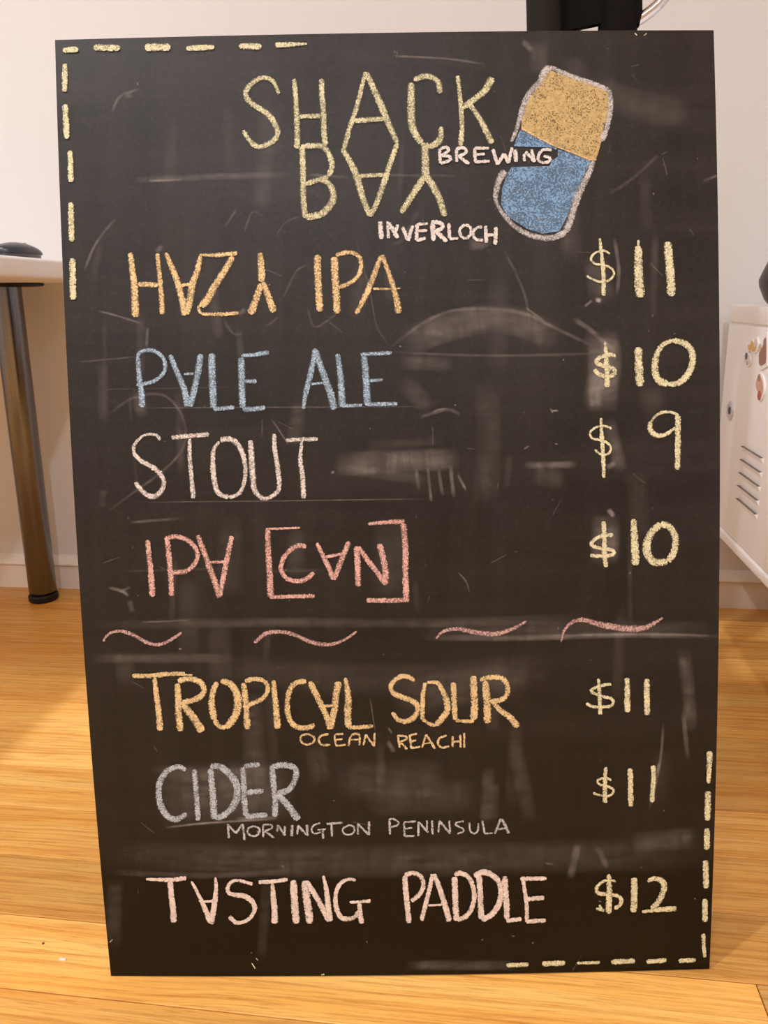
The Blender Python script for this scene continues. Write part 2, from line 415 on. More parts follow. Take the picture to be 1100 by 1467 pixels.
LAYER = [0]
class Strokes:
    def __init__(s, off, dz=2.2e-6): s.off = off; s.dz = dz; LAYER[0] = 0; s.px = []; s.uv = []; s.f = []; s.o = []
    def add(s, pts, w, dens=1.0, cross=3, step=2.5, jitter=.35, cap=True):
        """pts: pixels along the stroke, w: width (number or list) in pixels"""
        LAYER[0] += 1; off = s.off + LAYER[0] * s.dz
        P = smooth_pts([(a, b, 0) for a, b in pts], n=6) if len(pts) > 2 else [Vector((pts[0][0], pts[0][1], 0)), Vector((pts[1][0], pts[1][1], 0))]
        L = [0]
        for a, b in zip(P, P[1:]): L.append(L[-1] + (b - a).length)
        tot = max(L[-1], .5); n = max(4, int(tot / step)); ws = list(w) if isinstance(w, (list, tuple)) else [w, w]
        if cap: ws = [a * 1.15 for a in ws]
        C = []; k = 0; cum = [0]
        wm = sum(ws) / len(ws); rc = min(wm / 2, tot / 2)
        ts = sorted(set([0, rc * .08, rc * .3, rc * .6, rc] + [rc + (tot - 2 * rc) * i / n for i in range(n + 1)] + [tot - rc * .6, tot - rc * .3, tot - rc * .08, tot]))
        base = len(s.px)
        for q, t in enumerate(ts):
            while k < len(L) - 2 and L[k + 1] < t: k += 1
            sg = L[k + 1] - L[k]; fr_ = (t - L[k]) / sg if sg > 1e-9 else 0
            p = P[k].lerp(P[k + 1], min(max(fr_, 0), 1)); d = (P[min(k + 1, len(P) - 1)] - P[k]);
            if k > 0 and fr_ < .5: d = d.normalized() + (P[k] - P[k - 1]).normalized() * (.5 - fr_)
            if k < len(P) - 2 and fr_ > .5: d = d.normalized() + (P[k + 2] - P[k + 1]).normalized() * (fr_ - .5)
            d.normalize(); nr = Vector((-d.y, d.x, 0))
            a = t / tot * (len(ws) - 1); i0 = min(int(a), len(ws) - 2); ww = ws[i0] * (1 - (a - i0)) + ws[i0 + 1] * (a - i0)
            e = min(t, tot - t)
            taper = math.sqrt(max(0, 1 - (1 - min(e / rc, 1)) ** 2)) if cap else 1
            half = max(ww / 2 * (.35 + .65 * taper) if cap else ww / 2, .15)
            half += rng.uniform(-jitter, jitter) * min(1, ww / 6)
            endv = 0 if (not cap or e > .3) else .9
            for c in range(cross):
                x = -1 + 2 * c / (cross - 1)
                s.px.append((p.x + nr.x * half * x, p.y + nr.y * half * x)); s.o.append(off)
                s.uv.append((x if abs(x) > endv else math.copysign(endv, x if x else 1), dens if cap else dens * min(1, e / max(.18 * tot, min(wm * .5, tot * .45)))))
            if q:
                for c in range(cross - 1):
                    A = base + (q - 1) * cross + c; s.f.append((A, A + cross, A + cross + 1, A + 1))
    def fill(s, poly, step=2.0, nx=14):
        LAYER[0] += 1; off = s.off + LAYER[0] * s.dz
        ys = [p[1] for p in poly]; y = min(ys) + .01; y1 = max(ys) - .01; rows = []
        N = max(2, int((y1 - y) / step))
        for i in range(N + 1):
            yy = y + (y1 - y) * i / N; xs = []
            for (ax, ay), (bx, by) in zip(poly, poly[1:] + poly[:1]):
                if (ay <= yy < by) or (by <= yy < ay): xs.append(ax + (bx - ax) * (yy - ay) / (by - ay))
            if len(xs) >= 2: rows.append((yy, min(xs), max(xs)))
        base = len(s.px)
        for i, (yy, a, b) in enumerate(rows):
            for c in range(nx + 1):
                s.px.append((a + (b - a) * c / nx, yy)); s.o.append(off); s.uv.append((.35, 1))
            if i:
                for c in range(nx):
                    A = base + (i - 1) * (nx + 1) + c; s.f.append((A, A + nx + 1, A + nx + 2, A + 1))
    def build(s, name, mat, parent, **props):
        uv = px2uv(s.px); P = surf(uv[:, 0], uv[:, 1], np.array(s.o)) - b0
        me = bpy.data.meshes.new(name); me.from_pydata([tuple(p) for p in P], [], s.f)
        l = me.uv_layers.new(name='UVMap')
        for lp in me.loops: l.data[lp.index].uv = s.uv[lp.vertex_index]
        for p in me.polygons: p.use_smooth = True
        # faces look at the viewer
        if me.polygons[0].normal.dot(NRM) < 0: me.flip_normals()
        return link(name, me, mat, parent, **props)
def parse(txt):
    """'w | x,y x,y ...; w | ...'"""
    for part in txt.split(';'):
        part = part.strip()
        if not part: continue
        w, p = part.split('|'); ws = [float(a) for a in w.split(',')]
        yield ws, [tuple(float(c) for c in q.split(',')) for q in p.split()]
def word(name, mat, crops, off=.00095, parent=None, split=None, **props):
    if split:                                   # one object per written word
        for n_ in split: word(name, mat, crops[:n_], off, parent, **props); crops = crops[n_:]
        return
    s = Strokes(off, 6e-6)
    for (ox, oy, sc), txt in crops:
        for ws, pts in parse(txt):
            ws = [a / sc for a in ws]
            s.add([(ox + a / sc, oy + b / sc) for a, b in pts], ws if len(ws) > 1 else ws[0])
    return s.build(name, M[mat], parent or board, **props)

B_ = (330, 80, 2.75)
word('chalk_lettering', 'ck_yellow', [((340, 90, 6.114), """
 30,42,46,44,36|365,290 345,230 310,175 250,145 190,155 130,195 80,260 80,310 110,355 180,405 250,450 300,500 340,570 355,620 335,680 270,725 200,750 140,725 90,670 55,605;
 40,52|498,155 510,280 518,420 525,600 525,765; 48|740,155 742,300 755,450 760,600 770,740; 40|545,485 730,478;
 50|568,745 575,900 578,1050 580,1200 595,1370; 46|560,750 680,740 760,755 810,830 830,920 800,1005; 42|800,1010 720,1035 600,1075;
 40,60,56|720,1040 790,1060 835,1130 840,1210 790,1290 720,1345 600,1365"""),
 (B_, """16,20|533,70 500,200 470,290 448,372; 20,26,20|535,72 575,160 605,230 630,290 658,350; 19|485,262 550,258 615,254; 20,26,20|440,370 490,460 520,560 550,638;
 18,22,20|658,350 630,430 600,520 575,590 550,638; 17|505,480 620,474; 22|825,155 820,115 795,92 760,88 722,102; 24,30,24|712,112 712,200 715,280 735,325 755,350;
 18,26,18|750,352 790,362 825,335 830,285; 26,30|765,350 768,420 768,485; 26,22|765,480 720,550 672,625; 28,24|772,480 815,550 845,638;
 16,20|895,85 905,180 912,290 905,362; 30,24,20|1030,92 1000,145 950,185 915,212; 18,26|940,195 985,260 1030,352""")], label='tall yellow chalk heading letters')
word('chalk_lettering', 'ck_whiteh', [((620, 200, 5.789), """26|55,88 60,210; 24|60,92 110,76 128,105 70,148; 24|70,148 130,152 145,180 65,213; 26|195,92 197,200; 25|190,95 240,80 275,100 265,130 205,152; 27|215,155 300,215;
 26|345,85 350,200; 24|345,84 465,87; 22|360,137 430,134; 24|345,200 470,192; 28|495,92 535,222; 26|535,220 590,130; 26|590,130 625,212; 26|625,210 655,78; 34|682,95 687,200; 24|755,130 757,195; 24|765,112 840,198; 24|815,95 842,200;
 24|985,102 920,97 880,130 872,180 910,206 960,195 968,165 915,152""")], off=.0012, label='small white chalk letters written across the drawn can')
word('chalk_lettering', 'ck_whiteh', [((530, 310, 5.5), """36|80,50 90,190; 24|140,50 145,185; 30|145,60 220,182; 24|220,75 190,165; 28|255,92 300,202; 28|335,82 300,205; 28|370,72 365,200; 22|365,76 455,68; 22|375,125 450,123; 24|365,202 440,183; 36|490,55 500,205; 30|480,55 550,62 572,100 505,132; 32|520,130 605,210;
 26|620,65 625,185; 22|625,188 695,184; 24|745,75 708,110 712,160 750,185 790,155 790,100 745,75; 24|885,95 840,102 812,140 830,190 890,200; 26|910,85 915,220; 22|920,160 985,155; 30|990,95 985,235""")], label='small white chalk town name under the heading')
word('chalk_lettering', 'ck_orange', [((180, 350, 5), """36,56|38,70 50,180 65,300 70,420 75,530; 30,38|230,75 240,180 252,300 262,420 265,510; 36|90,295 235,300; 30,44,44|290,70 340,190 380,300 410,420 425,520; 30,48,44|540,90 515,200 480,300 465,400 440,510; 22|385,305 480,295;
 14,30,30|530,84 640,88 800,74; 42,52|770,95 710,200 640,310 590,400 545,455; 22|560,430 525,460 540,500 590,515; 26|570,510 700,510 810,500; 40,50|965,70 972,170 978,280; 40,54|970,290 940,390 895,510; 40,48|985,280 1025,390 1065,495"""),
 ((440, 350, 7.333), """70|110,125 112,300 118,450 128,600 135,720; 72|290,145 290,300 300,450 310,600 315,740; 44|300,135 380,105 460,100 530,130 565,190 560,290 515,370 430,430 330,470; 44,64,44|780,130 730,260 670,420 600,580 515,745; 40,70|790,125 840,270 900,450 940,600 960,740; 26|690,480 860,485; 16|860,483 980,475""")], split=[1, 1], label='orange chalk letters of the first drink')
word('chalk_lettering', 'ck_blue', [((180, 490, 5), """30,46|90,110 100,250 115,360 122,475; 28|85,112 110,80 170,66 235,88 280,140 280,220 220,280 150,305 80,312; 34,46|320,100 360,200 400,290 430,380 445,470; 44|540,95 525,200 500,320 480,400 465,470; 20|420,238 490,235; 50|620,90 620,200 625,320 630,400 630,480; 30|630,490 780,475;
 46|830,120 832,230 835,350 840,480; 24,34|830,107 920,100 1030,82; 28|850,290 940,290; 34|840,490 920,488 1000,478"""),
 ((420, 490, 6.47), """44,54,36|205,70 185,200 150,350 120,470 95,630; 56,66|205,80 250,220 300,360 350,500 380,635; 24|165,400 275,390; 46,66|410,120 430,250 445,400 455,610; 30|450,605 640,595; 56,68|655,140 670,280 680,420 688,600; 36|625,130 740,120 915,112; 32|710,370 830,360; 38|690,590 965,582""")], split=[1, 1], label='light blue chalk letters of the second drink')
word('chalk_lettering', 'ck_white', [((180, 610, 3.793), """18,14,20,26,24,30,22|190,85 170,57 130,52 90,65 50,110 50,155 85,195 140,225 185,260 210,310 195,360 155,390 110,375 75,340 55,312; 24|250,70 455,52; 20,26|350,75 350,170 358,270 370,400; 18,30,24|510,90 480,140 475,220 485,310 505,370 560,395; 20,22,28,26|560,395 620,370 650,290 648,200 620,120 575,80 515,82;
 30,32,22,26,24|680,85 685,180 692,280 705,360 750,400 800,385 835,340 825,220 810,120 808,50; 22|870,85 960,80 1045,78; 16,26,26|958,90 950,190 962,280 968,400""")], label='white chalk letters of the third drink')
word('chalk_lettering', 'ck_pink', [((190, 730, 5.238), """34,48|115,235 125,350 140,470 152,660; 38|262,230 275,350 288,500 295,655; 34|245,235 280,215 350,212 420,240 470,290 490,350 470,410 420,460 370,475 300,480; 36,46|490,200 530,300 580,440 620,550 655,665; 38|745,205 720,330 690,480 655,660; 20|580,403 720,397"""),
 ((370, 730, 4.583), """34,42|62,130 68,300 78,460 82,580; 14|50,132 160,130 275,125; 26|75,580 250,575 370,573; 30|315,255 275,240 220,265 170,320 150,390 175,445 230,474 300,468 350,435 360,415; 26,34|385,225 430,320 470,400 495,465; 34|597,215 565,290 530,380 495,465; 20|440,318 555,295;
 38|645,245 652,350 655,510; 32|655,250 720,340 790,430 830,495; 40|795,230 820,330 835,420 830,500; 22,32|720,100 830,90 960,85; 38|950,95 965,250 965,400 972,600; 32|710,600 850,603 990,597""")], split=[1, 1], label='pink chalk letters')
word('chalk_lettering', 'ck_tropical', [((180, 950, 5.5), """34|55,105 200,105 330,92 470,88; 14|400,95 530,100; 36,48|232,120 245,250 265,400 275,535; 46,52|410,165 418,280 420,400 435,540; 42|415,150 470,132 540,132 600,165 620,220 590,270 520,300 440,320; 50,62|455,330 510,400 560,470 605,545; 40,52|725,155 690,230 680,330 700,450; 36|700,450 740,500 790,515; 40,62,50|750,145 830,170 880,250 885,340 860,430 790,515; 46|930,160 945,280 955,400 960,525"""),
 ((360, 950, 5.5), """34|-50,150 20,130 90,140 130,180 125,240 80,290 0,325 -40,345; 36,54|175,140 185,250 200,400 208,520; 40|435,150 370,155 320,190 290,270 285,370 310,460 360,505 430,515 500,490; 44|460,150 510,250 560,350 600,440 620,525; 54,44|690,150 670,250 660,350 640,440 630,525; 22|530,345 650,340; 30,54,52|740,120 755,200 765,300 760,400 765,510; 30|760,512 850,510 960,500"""),
 ((545, 950, 5.238), """30,36,40,30|255,140 220,112 160,104 100,140 78,190 105,235 180,265 250,295 280,340 260,400 210,438 140,433 100,390 90,372; 32|335,150 320,230 315,320 315,430; 26|315,425 360,455 415,475; 20,44,44|350,150 420,150 460,200 495,290 500,360 460,420 415,470; 40|545,150 550,250 555,350 560,430; 26|560,430 620,440 700,440; 50|695,100 700,230 705,330 695,430; 52|785,140 795,250 800,350 800,455; 36|745,130 830,112 910,118 950,170 945,240 900,280 820,292; 34,48|840,295 900,360 970,410 1030,485""")], split=[2, 1], label='golden chalk letters below the wavy lines')
word('chalk_lettering', 'ck_tropical', [((420, 1040, 4.231), """13|90,52 52,62 47,95 80,116 122,103 128,72 90,52; 13|215,52 172,62 155,90 175,118 225,118; 12|305,52 256,56 255,90 265,122 320,116; 11|258,88 300,82; 13|335,125 345,80 360,56 400,56 402,120; 11|340,88 400,85; 12|425,120 440,55; 12|440,55 490,125; 12|493,45 490,128"""), ((420, 1040, 4.231), """14|635,60 645,135; 12|630,62 680,66 688,82 645,100; 13|650,100 690,145; 14|705,55 715,140; 12|705,60 750,50; 12|710,98 745,90; 12|715,138 770,128; 13|805,55 780,135; 15|805,55 860,142; 11|785,110 845,105; 13|930,60 888,76 876,108 900,134 945,125; 14|965,65 965,130; 12|965,100 1010,95; 14|1010,55 1015,135; 12|1036,45 1035,135""")], split=[1, 1], label='small golden chalk supplier name')
word('chalk_lettering', 'ck_cider', [((210, 1080, 4.583), """30,38,42,34|260,110 215,88 160,102 115,140 85,210 85,300 110,370 150,420 200,432 265,395; 34|315,105 325,220 335,340 340,440; 38,44|420,100 430,200 440,320 445,430; 40,46,38|420,90 480,85 540,130 590,200 595,290 560,360 500,410 450,425; 36|632,90 640,200 642,300 655,410; 32|640,85 690,78 745,74; 34|655,257 770,245; 34|650,415 795,402; 38|825,95 835,200 845,300 845,415; 38|810,97 880,77 960,87 985,120 968,190 930,240 860,260; 40,48|860,265 920,330 1000,435""")], label='grey blue chalk letters of the cider line')
word('chalk_lettering', 'ck_small', [((315, 1165, 5), """17|60,80 65,182; 16|60,85 115,145; 16|115,148 165,80; 18|165,80 180,195; 15|245,95 205,112 202,145 240,168 278,150 283,112 245,95; 15|310,85 312,175; 14|312,85 370,87 372,110 320,130; 16|320,130 390,178; 15|415,85 412,135; 16|420,90 465,160; 16|465,95 465,165; 20|520,85 515,168; 15|560,90 555,155; 17|560,90 625,160; 18|625,85 628,165;
 14|720,73 672,90 657,125 680,150 725,137; 12|700,122 760,116; 17|738,115 740,185; 17|765,78 880,70; 17|800,80 805,170; 14|930,85 884,110 887,145 925,158 958,140 962,105 930,85; 16|990,75 988,155; 16|990,80 1065,155; 18|1068,60 1068,160"""),
 ((545, 1165, 5.5), """19|70,60 75,170; 16|65,56 100,47 142,75 128,100 75,113; 17|185,75 190,185; 15|185,73 280,68; 14|190,125 250,118; 16|190,184 270,181; 17|300,70 297,185; 17|300,70 375,155; 15|365,60 365,140; 18|405,60 410,170; 17|465,60 455,155; 18|465,65 550,165; 15|540,60 548,150; 14|655,66 600,76 592,96 640,120 657,145 605,164; 16|700,75 705,140 735,163 765,140 770,80; 17|800,60 820,165; 14|820,164 885,158; 20|945,45 900,165; 24|955,45 1010,162; 16|920,130 990,120""")], split=[1, 1], label='small grey chalk region name')
word('chalk_lettering', 'ck_tasting', [((200, 1240, 6.11), """18,34,34|60,122 160,125 270,128 410,112; 42,52|270,140 280,260 295,380 302,500; 18,36,44|455,140 510,240 570,370 625,505; 22,44,44|665,105 672,220 655,350 630,515; 22|560,318 650,312; 30,26,34,44,36,28,40|990,165 930,148 860,132 800,150 772,200 787,245 850,260 920,270 980,310 1010,370 985,440 930,488 850,503 812,470 785,450"""),
 ((360, 1240, 6.11), """32|65,148 180,142 320,125; 30,46,54|185,160 195,280 205,390 205,510; 56|370,130 375,250 385,400 395,510; 60|470,135 480,250 500,380 515,510; 44|480,140 560,260 620,370 680,490; 22,46,48|630,90 655,200 670,330 690,490; 24,34,40,32|915,130 860,122 800,142 755,200 737,290 750,390 790,458 860,468 910,448 935,400; 20,30|860,324 940,320 1045,310; 34,46|945,325 950,400 965,510"""),
 ((565, 1240, 4.783), """34|70,70 78,180 90,290 100,395; 28|70,67 130,53 180,78 198,120 188,175 150,220 115,245; 28|262,60 240,160 210,280 185,380; 28,38|270,60 310,160 345,270 375,385; 14|230,275 330,270; 38|410,80 415,200 418,280 425,380; 30|410,67 450,54 508,84 540,160 545,230 525,300 488,350 430,375; 36|578,70 585,170 590,280 595,370; 36|545,75 610,47 678,74 722,132 727,220 698,298 650,348 595,373; 36|755,75 760,180 768,280 770,370; 28|765,380 870,367; 24|880,100 895,200 905,290 905,390; 26|860,92 1040,90; 28|905,232 1025,222; 28|900,385 1035,377""")], split=[2, 1], label='thick white chalk letters of the bottom line')
PR = [((780, 330, 3.929), """14,22,22|308,52 320,150 330,260 330,375; 12|365,140 330,122 280,137 258,170 282,195 330,203 375,222 388,255 358,290 300,295 235,265; 12|525,62 527,110; 40,50|525,95 525,180 528,280 537,385; 44|690,72 698,180 708,300 710,378"""),
 ((780, 480, 3.929), """14,28,30|338,45 345,130 350,220 350,300; 22|400,125 350,117 297,142 292,165 330,180 383,195 393,225 350,240 300,225 278,200; 42|525,75 528,180 535,295; 20,34,40|730,35 670,57 632,110 618,190 637,258 690,283; 26,36,36,26|690,283 760,272 813,210 832,130 808,72 760,45 710,38"""),
 ((840, 570, 7.333), """26,42,42,34|148,220 155,380 165,520 175,700 180,850; 24|262,335 200,310 120,312 52,350 34,400 62,438 130,453 210,480 252,530 238,588 190,608 130,595 85,552"""),
 ((840, 570, 7.333), """30|960,190 880,162 800,162 720,202 672,270; 50,54,40,26|672,260 660,330 700,388 760,408 830,393 880,360 930,320; 56|955,190 955,350 955,550 950,765"""),
 ((780, 680, 3.929), """26|330,268 335,350 335,450 345,525; 20|385,345 330,347 277,372 262,400 310,420 380,430 383,453 330,463 255,460; 32,44|498,255 503,350 508,450 508,515; 34,44,36|650,282 600,330 572,400 582,460 620,498 690,493; 36|690,493 725,440 733,360 700,300 650,282"""),
 ((830, 970, 7.72), """30,48,46|205,20 215,150 222,300 228,420; 34|350,88 280,92 200,112 122,158 190,200 270,225 350,245 368,290 340,328 250,335 150,335 70,297; 52,64|520,15 525,150 525,300 525,395; 60|742,25 738,150 742,300 742,425"""),
 ((830, 970, 7.72), """36,54|290,1000 280,1100 278,1250 278,1395; 26|350,1150 290,1122 212,1137 192,1160 230,1195 310,1215 372,1250 358,1298 300,1322 210,1308 145,1285; 56|555,1015 560,1150 562,1300 565,1435; 50|810,980 815,1100 805,1250 795,1390"""),
 ((840, 1240, 7.857), """44,62,62|245,100 250,200 255,300 248,420 245,545; 24,30,44,40,44,40|330,185 270,167 200,177 140,215 107,265 125,310 200,325 290,332 360,352 388,400 368,450 310,488; 34|200,510 150,497 105,487; 26|140,445 170,490; 70|530,140 535,250 530,400 525,530; 44,60,64,50|685,185 740,152 810,157 862,200 867,270 838,350 790,430 720,485; 30,50,56|620,525 800,500 1010,488""")]
for cr in PR:
    word('chalk_price', 'ck_price', [cr])
for cr in [((130, 870, 2.75), "9,14,15,10|52,138 62,118 85,102 120,97 170,112 220,140 265,150 310,135 360,102"), ((130, 870, 2.75), "14,16,16,8|645,143 690,107 740,99 800,110 870,140 940,150 1000,130 1048,98"),
           ((600, 870, 2.5), "8,16,17,8|60,115 90,88 140,80 200,92 270,98 330,82 385,52"), ((600, 870, 2.5), "6,14,22,22,8|508,128 520,85 550,55 590,48 650,65 730,78 800,78 840,60 872,40")]:
    word('chalk_squiggle', 'ck_mauve', [cr], label='pink wavy chalk line')
A_ = (60, 30, 2.75)
D_ = [(A_, d) for d in ("20|84,122 146,119", "23|205,111 310,113", "26|407,111 508,110", "18,22,16|570,115 680,110", "18,24,22|777,106 866,108", "20,18,8|920,102 1045,97", "20|93,175 92,285", "22|94,335 100,470", "21|113,517 117,640")]
D_ += [((0, 0, 1), d) for d in ("8|102.3,292 103.5,348", "8.5|104.5,372 105.5,431", "9,5|1016,1077 1014,1123", "8.5|1013.5,1134 1012.5,1176", "8|1012,1187 1011.5,1218", "8|1010,1233 1010.5,1273", "7.5|1009,1288 1009,1321", "6,5|1006.5,1338 1008.5,1372",
 "6|725,1383 757,1382", "7|776,1381 809,1380", "4|826,1380 859,1379", "7|875,1378.5 909,1377", "6|925,1378 954,1376", "6|971,1377 996,1375.5")]
for cr in D_: word('chalk_dash', 'ck_price', [cr])
word('chalk_specks', 'ck_price', [((740, 50, 3.667), "5|618,0 630,12; 5|682,0 666,14"), ((0, 0, 1), "1.2|361,1380 366,1388; 1|367,1373 370,1376; .8|525,1348 526,1351; 2|460,1396.5 465,1396; 1.2|158,1350 162,1346")], kind='stuff')

# the drawn beer can
drawing = empty('chalk_drawing', (0, 0, 0)); drawing.parent = board; drawing['label'] = 'chalk drawing of a tilted can, gold above and blue below'
CN = (690, 85, 5.435)
def cpx(t): return [(CN[0] + float(a.split(',')[0]) / CN[2], CN[1] + float(a.split(',')[1]) / CN[2]) for a in t.split()]
s = Strokes(.00088)
s.fill(cpx("470,130 520,95 640,135 800,180 975,250 995,330 990,430 950,520 932,640 905,740 880,800 800,790 700,740 560,690 420,620 305,560 310,480 350,340 440,215"))
s.build('gold_fill', M['ck_beer'], drawing)
s = Strokes(.00082)
s.fill(cpx("300,560 420,620 560,690 600,712 575,715 500,690 430,685 370,690 300,695 250,690 270,620"), step=1.5)
s.fill(cpx("590,712 700,745 800,790 850,800 780,940 720,1080 660,1240 600,1350 470,1368 350,1330 200,1235 148,1140 160,1010 200,900 235,845 300,848 400,862 520,858 545,800 590,770"), step=1.2)
s.build('blue_fill', M['ck_sky'], drawing)
word('can_outline', 'ck_outline', [(CN, """26,36,46,46,50|228,655 270,560 300,450 340,330 400,240 450,190 480,115 530,72; 50|480,150 500,90 540,90; 34|530,72 620,112 720,152 850,195 985,250; 40|985,250 1000,330 995,430 965,560 932,650; 40,56,48|868,800 830,900 770,1020 720,1150 690,1260 650,1360;
 50,44,40,36,30,44,60|650,1355 560,1398 450,1398 340,1365 240,1300 160,1210 112,1120 108,1060 130,960 180,880""")], parent=drawing)
# a thin golden line where the two colours meet
word('can_outline', 'ck_orange', [(CN, "14|310,550 420,612 560,684 700,738 830,790 890,795")], off=.0013, parent=drawing)

# wiped smears, ghosts of old writing and ruled lines
ds = Strokes(.00010)
def sm(pts, w, a): ds.add([tuple(map(float, p.split(','))) for p in pts.split()], w, dens=a * (.62 if w < 8 else .8 if w < 20 else 1), cross=7, step=6, jitter=.1, cap=False)
for t in [("130,897 400,893 600,894 860,886", 16, .10), ("600,915 760,915 900,911 1031,913", 10, .22), ("800,912 900,910 980,911 1031,913", 4, .40), ("130,945 330,944", 16, .14), ("600,905 1030,902", 26, .08), ("200,893 270,890", 3, .35),
          ("150,1225 400,1236 700,1232 1010,1222", 52, .08), ("150,1250 300,1256 430,1248", 10, .10), ("575,497 640,470 720,458 800,488", 46, .17), ("556,502 610,462 660,445 740,448 800,474 860,503", 6, .26), ("750,440 780,462", 3, .3), ("820,457 850,478 882,508", 9, .22), ("560,506 700,511 868,508", 5, .2), ("570,520 650,524", 24, .10), ("575,545 620,590", 30, .07), ("600,600 640,588 660,597", 6, .28),
          ("478,668 560,662 660,660", 36, .20), ("478,672 620,690", 18, .14), ("596,672 600,705", 6, .3), ("612,668 618,722", 5, .32), ("628,672 634,712", 6, .3), ("645,668 650,715", 7, .3), ("655,680 668,705", 5, .3), ("750,668 826,667", 12, .22), ("760,680 810,690", 30, .08),
          ("860,475 866,520 858,590", 52, .30), ("855,530 850,592", 24, .2), ("880,342 886,390 883,426", 7, .45), ("850,365 865,440", 40, .10), ("837,441 848,432", 5, .5), ("852,430 862,433", 8, .8), ("868,738 866,812", 44, .24), ("870,730 880,742", 9, .45), ("870,600 890,680", 24, .12), ("868,672 882,664", 9, .4),
          ("222,1140 320,1138 425,1130", 95, .13), ("215,1105 300,1110 400,1108", 20, .08), ("235,1187 300,1180 400,1174", 4, .55), ("335,1174 400,1172", 5, .4), ("150,600 190,572 235,568 262,600 264,640 235,675 190,708 150,738", 5, .2), ("190,586 400,585 620,584", 2.2, .30), ("195,721 400,719 620,716", 2.2, .32), ("185,750 260,744", 5, .22), ("108,521 160,516 205,512", 3, .2), ("140,447 168,454 205,466", 4, .34),
          ("560,82 640,86 700,95", 4, .3), ("190,260 300,255 420,252", 11, .16), ("213,261 262,259", 4, .5), ("500,252 660,254", 5, .16), ("440,252 500,256", 6, .22), ("840,120 900,150 990,165", 50, .08), ("870,281 905,258 945,222", 6, .2), ("1005,262 1030,252", 5, .3), ("160,165 172,140 200,130", 5, .3), ("178,140 190,137", 9, .35), ("120,392 138,350 168,312", 5, .26), ("150,700 145,730", 12, .06),
          ("978,928 985,985 990,1050", 22, .12), ("950,1035 945,1095 930,1160", 5, .34), ("944,1095 940,1110", 6, .5), ("978,1020 985,1090", 8, .2), ("816,1260 828,1210", 13, .26), ("855,1215 870,1245", 10, .16), ("780,1238 793,1239", 3, .5), ("900,1210 1000,1200", 34, .10), ("700,1100 695,1180", 20, .10), ("735,1060 760,1180", 26, .06),
          ("155,843 175,848 185,856", 6, .5), ("170,850 188,842", 5, .3), ("185,860 190,880", 10, .16), ("580,1384 740,1384", 16, .16), ("555,1062 565,1080", 8, .22), ("556,1044 562,1052", 4, .4), ("530,1000 536,1040 538,1050", 2, .35), ("388,600 400,618 414,640", 3, .35), ("370,820 470,818", 5, .08), ("405,430 425,390 445,380", 4, .18), ("440,440 450,470 470,460 490,445", 4, .16), ("320,460 335,480 350,478", 4, .14), ("380,470 400,455", 4, .16), ("510,345 530,420 540,470 560,500", 3, .14),
          ("670,352 690,350 700,340", 20, .14), ("600,300 580,340 560,355", 8, .10), ("720,355 750,420 760,470", 5, .14), ("748,60 762,75", 10, .3), ("770,60 772,110", 30, .10), ("820,80 830,140", 40, .07), ("320,330 340,300", 4, .16), ("350,335 362,305 380,315", 4, .16), ("395,340 410,320 430,312", 4, .14), ("225,355 232,362", 14, .35), ("343,445 350,452", 14, .3), ("210,500 212,470", 6, .34), ("197,560 205,600", 22, .12),
          ("690,540 700,620 695,730", 40, .06), ("330,740 330,860", 40, .05), ("560,740 560,860", 60, .05), ("655,820 668,835 672,850", 3, .4), ("520,640 640,632", 18, .05), ("170,820 320,816", 4, .10), ("130,560 340,556", 3, .10), ("930,545 940,600", 40, .05), ("790,590 800,590", 3, .7), ("788,586 792,594", 3, .6), ("750,645 758,640", 3, .5), ("620,590 640,586", 3, .4), ("475,676 478,680", 6, .9), ("560,1010 700,980 760,990", 60, .06), ("480,1120 640,1115", 60, .07), ("520,1150 690,1140", 50, .07), ("300,960 560,975 800,955", 50, .05)]:
    sm(*t)
for i in range(120):
    x = rng.uniform(150, 1000); y = rng.uniform(70, 1370); a = rng.uniform(0, 6.28); l = rng.choice((2, 3, 4, 10, 25)); 
    ds.add([(x, y), (x + math.cos(a) * l, y + math.sin(a) * l)], rng.uniform(1, 2.4), dens=rng.uniform(.15, .6) if l < 8 else .12, cross=3, step=3, jitter=0)
for i in range(46):
    x = rng.uniform(130, 1000); y = rng.uniform(80, 1300); l = rng.uniform(40, 160)
    ds.add([(x, y), (x + rng.uniform(-12, 12), y + l)], rng.uniform(6, 40), dens=rng.uniform(.03, .07), cross=5, step=8, jitter=.1, cap=False)
ds.build('chalk_dust', M['dust'], board, kind='stuff', label='faint wiped smears and ghost lines of old chalk')

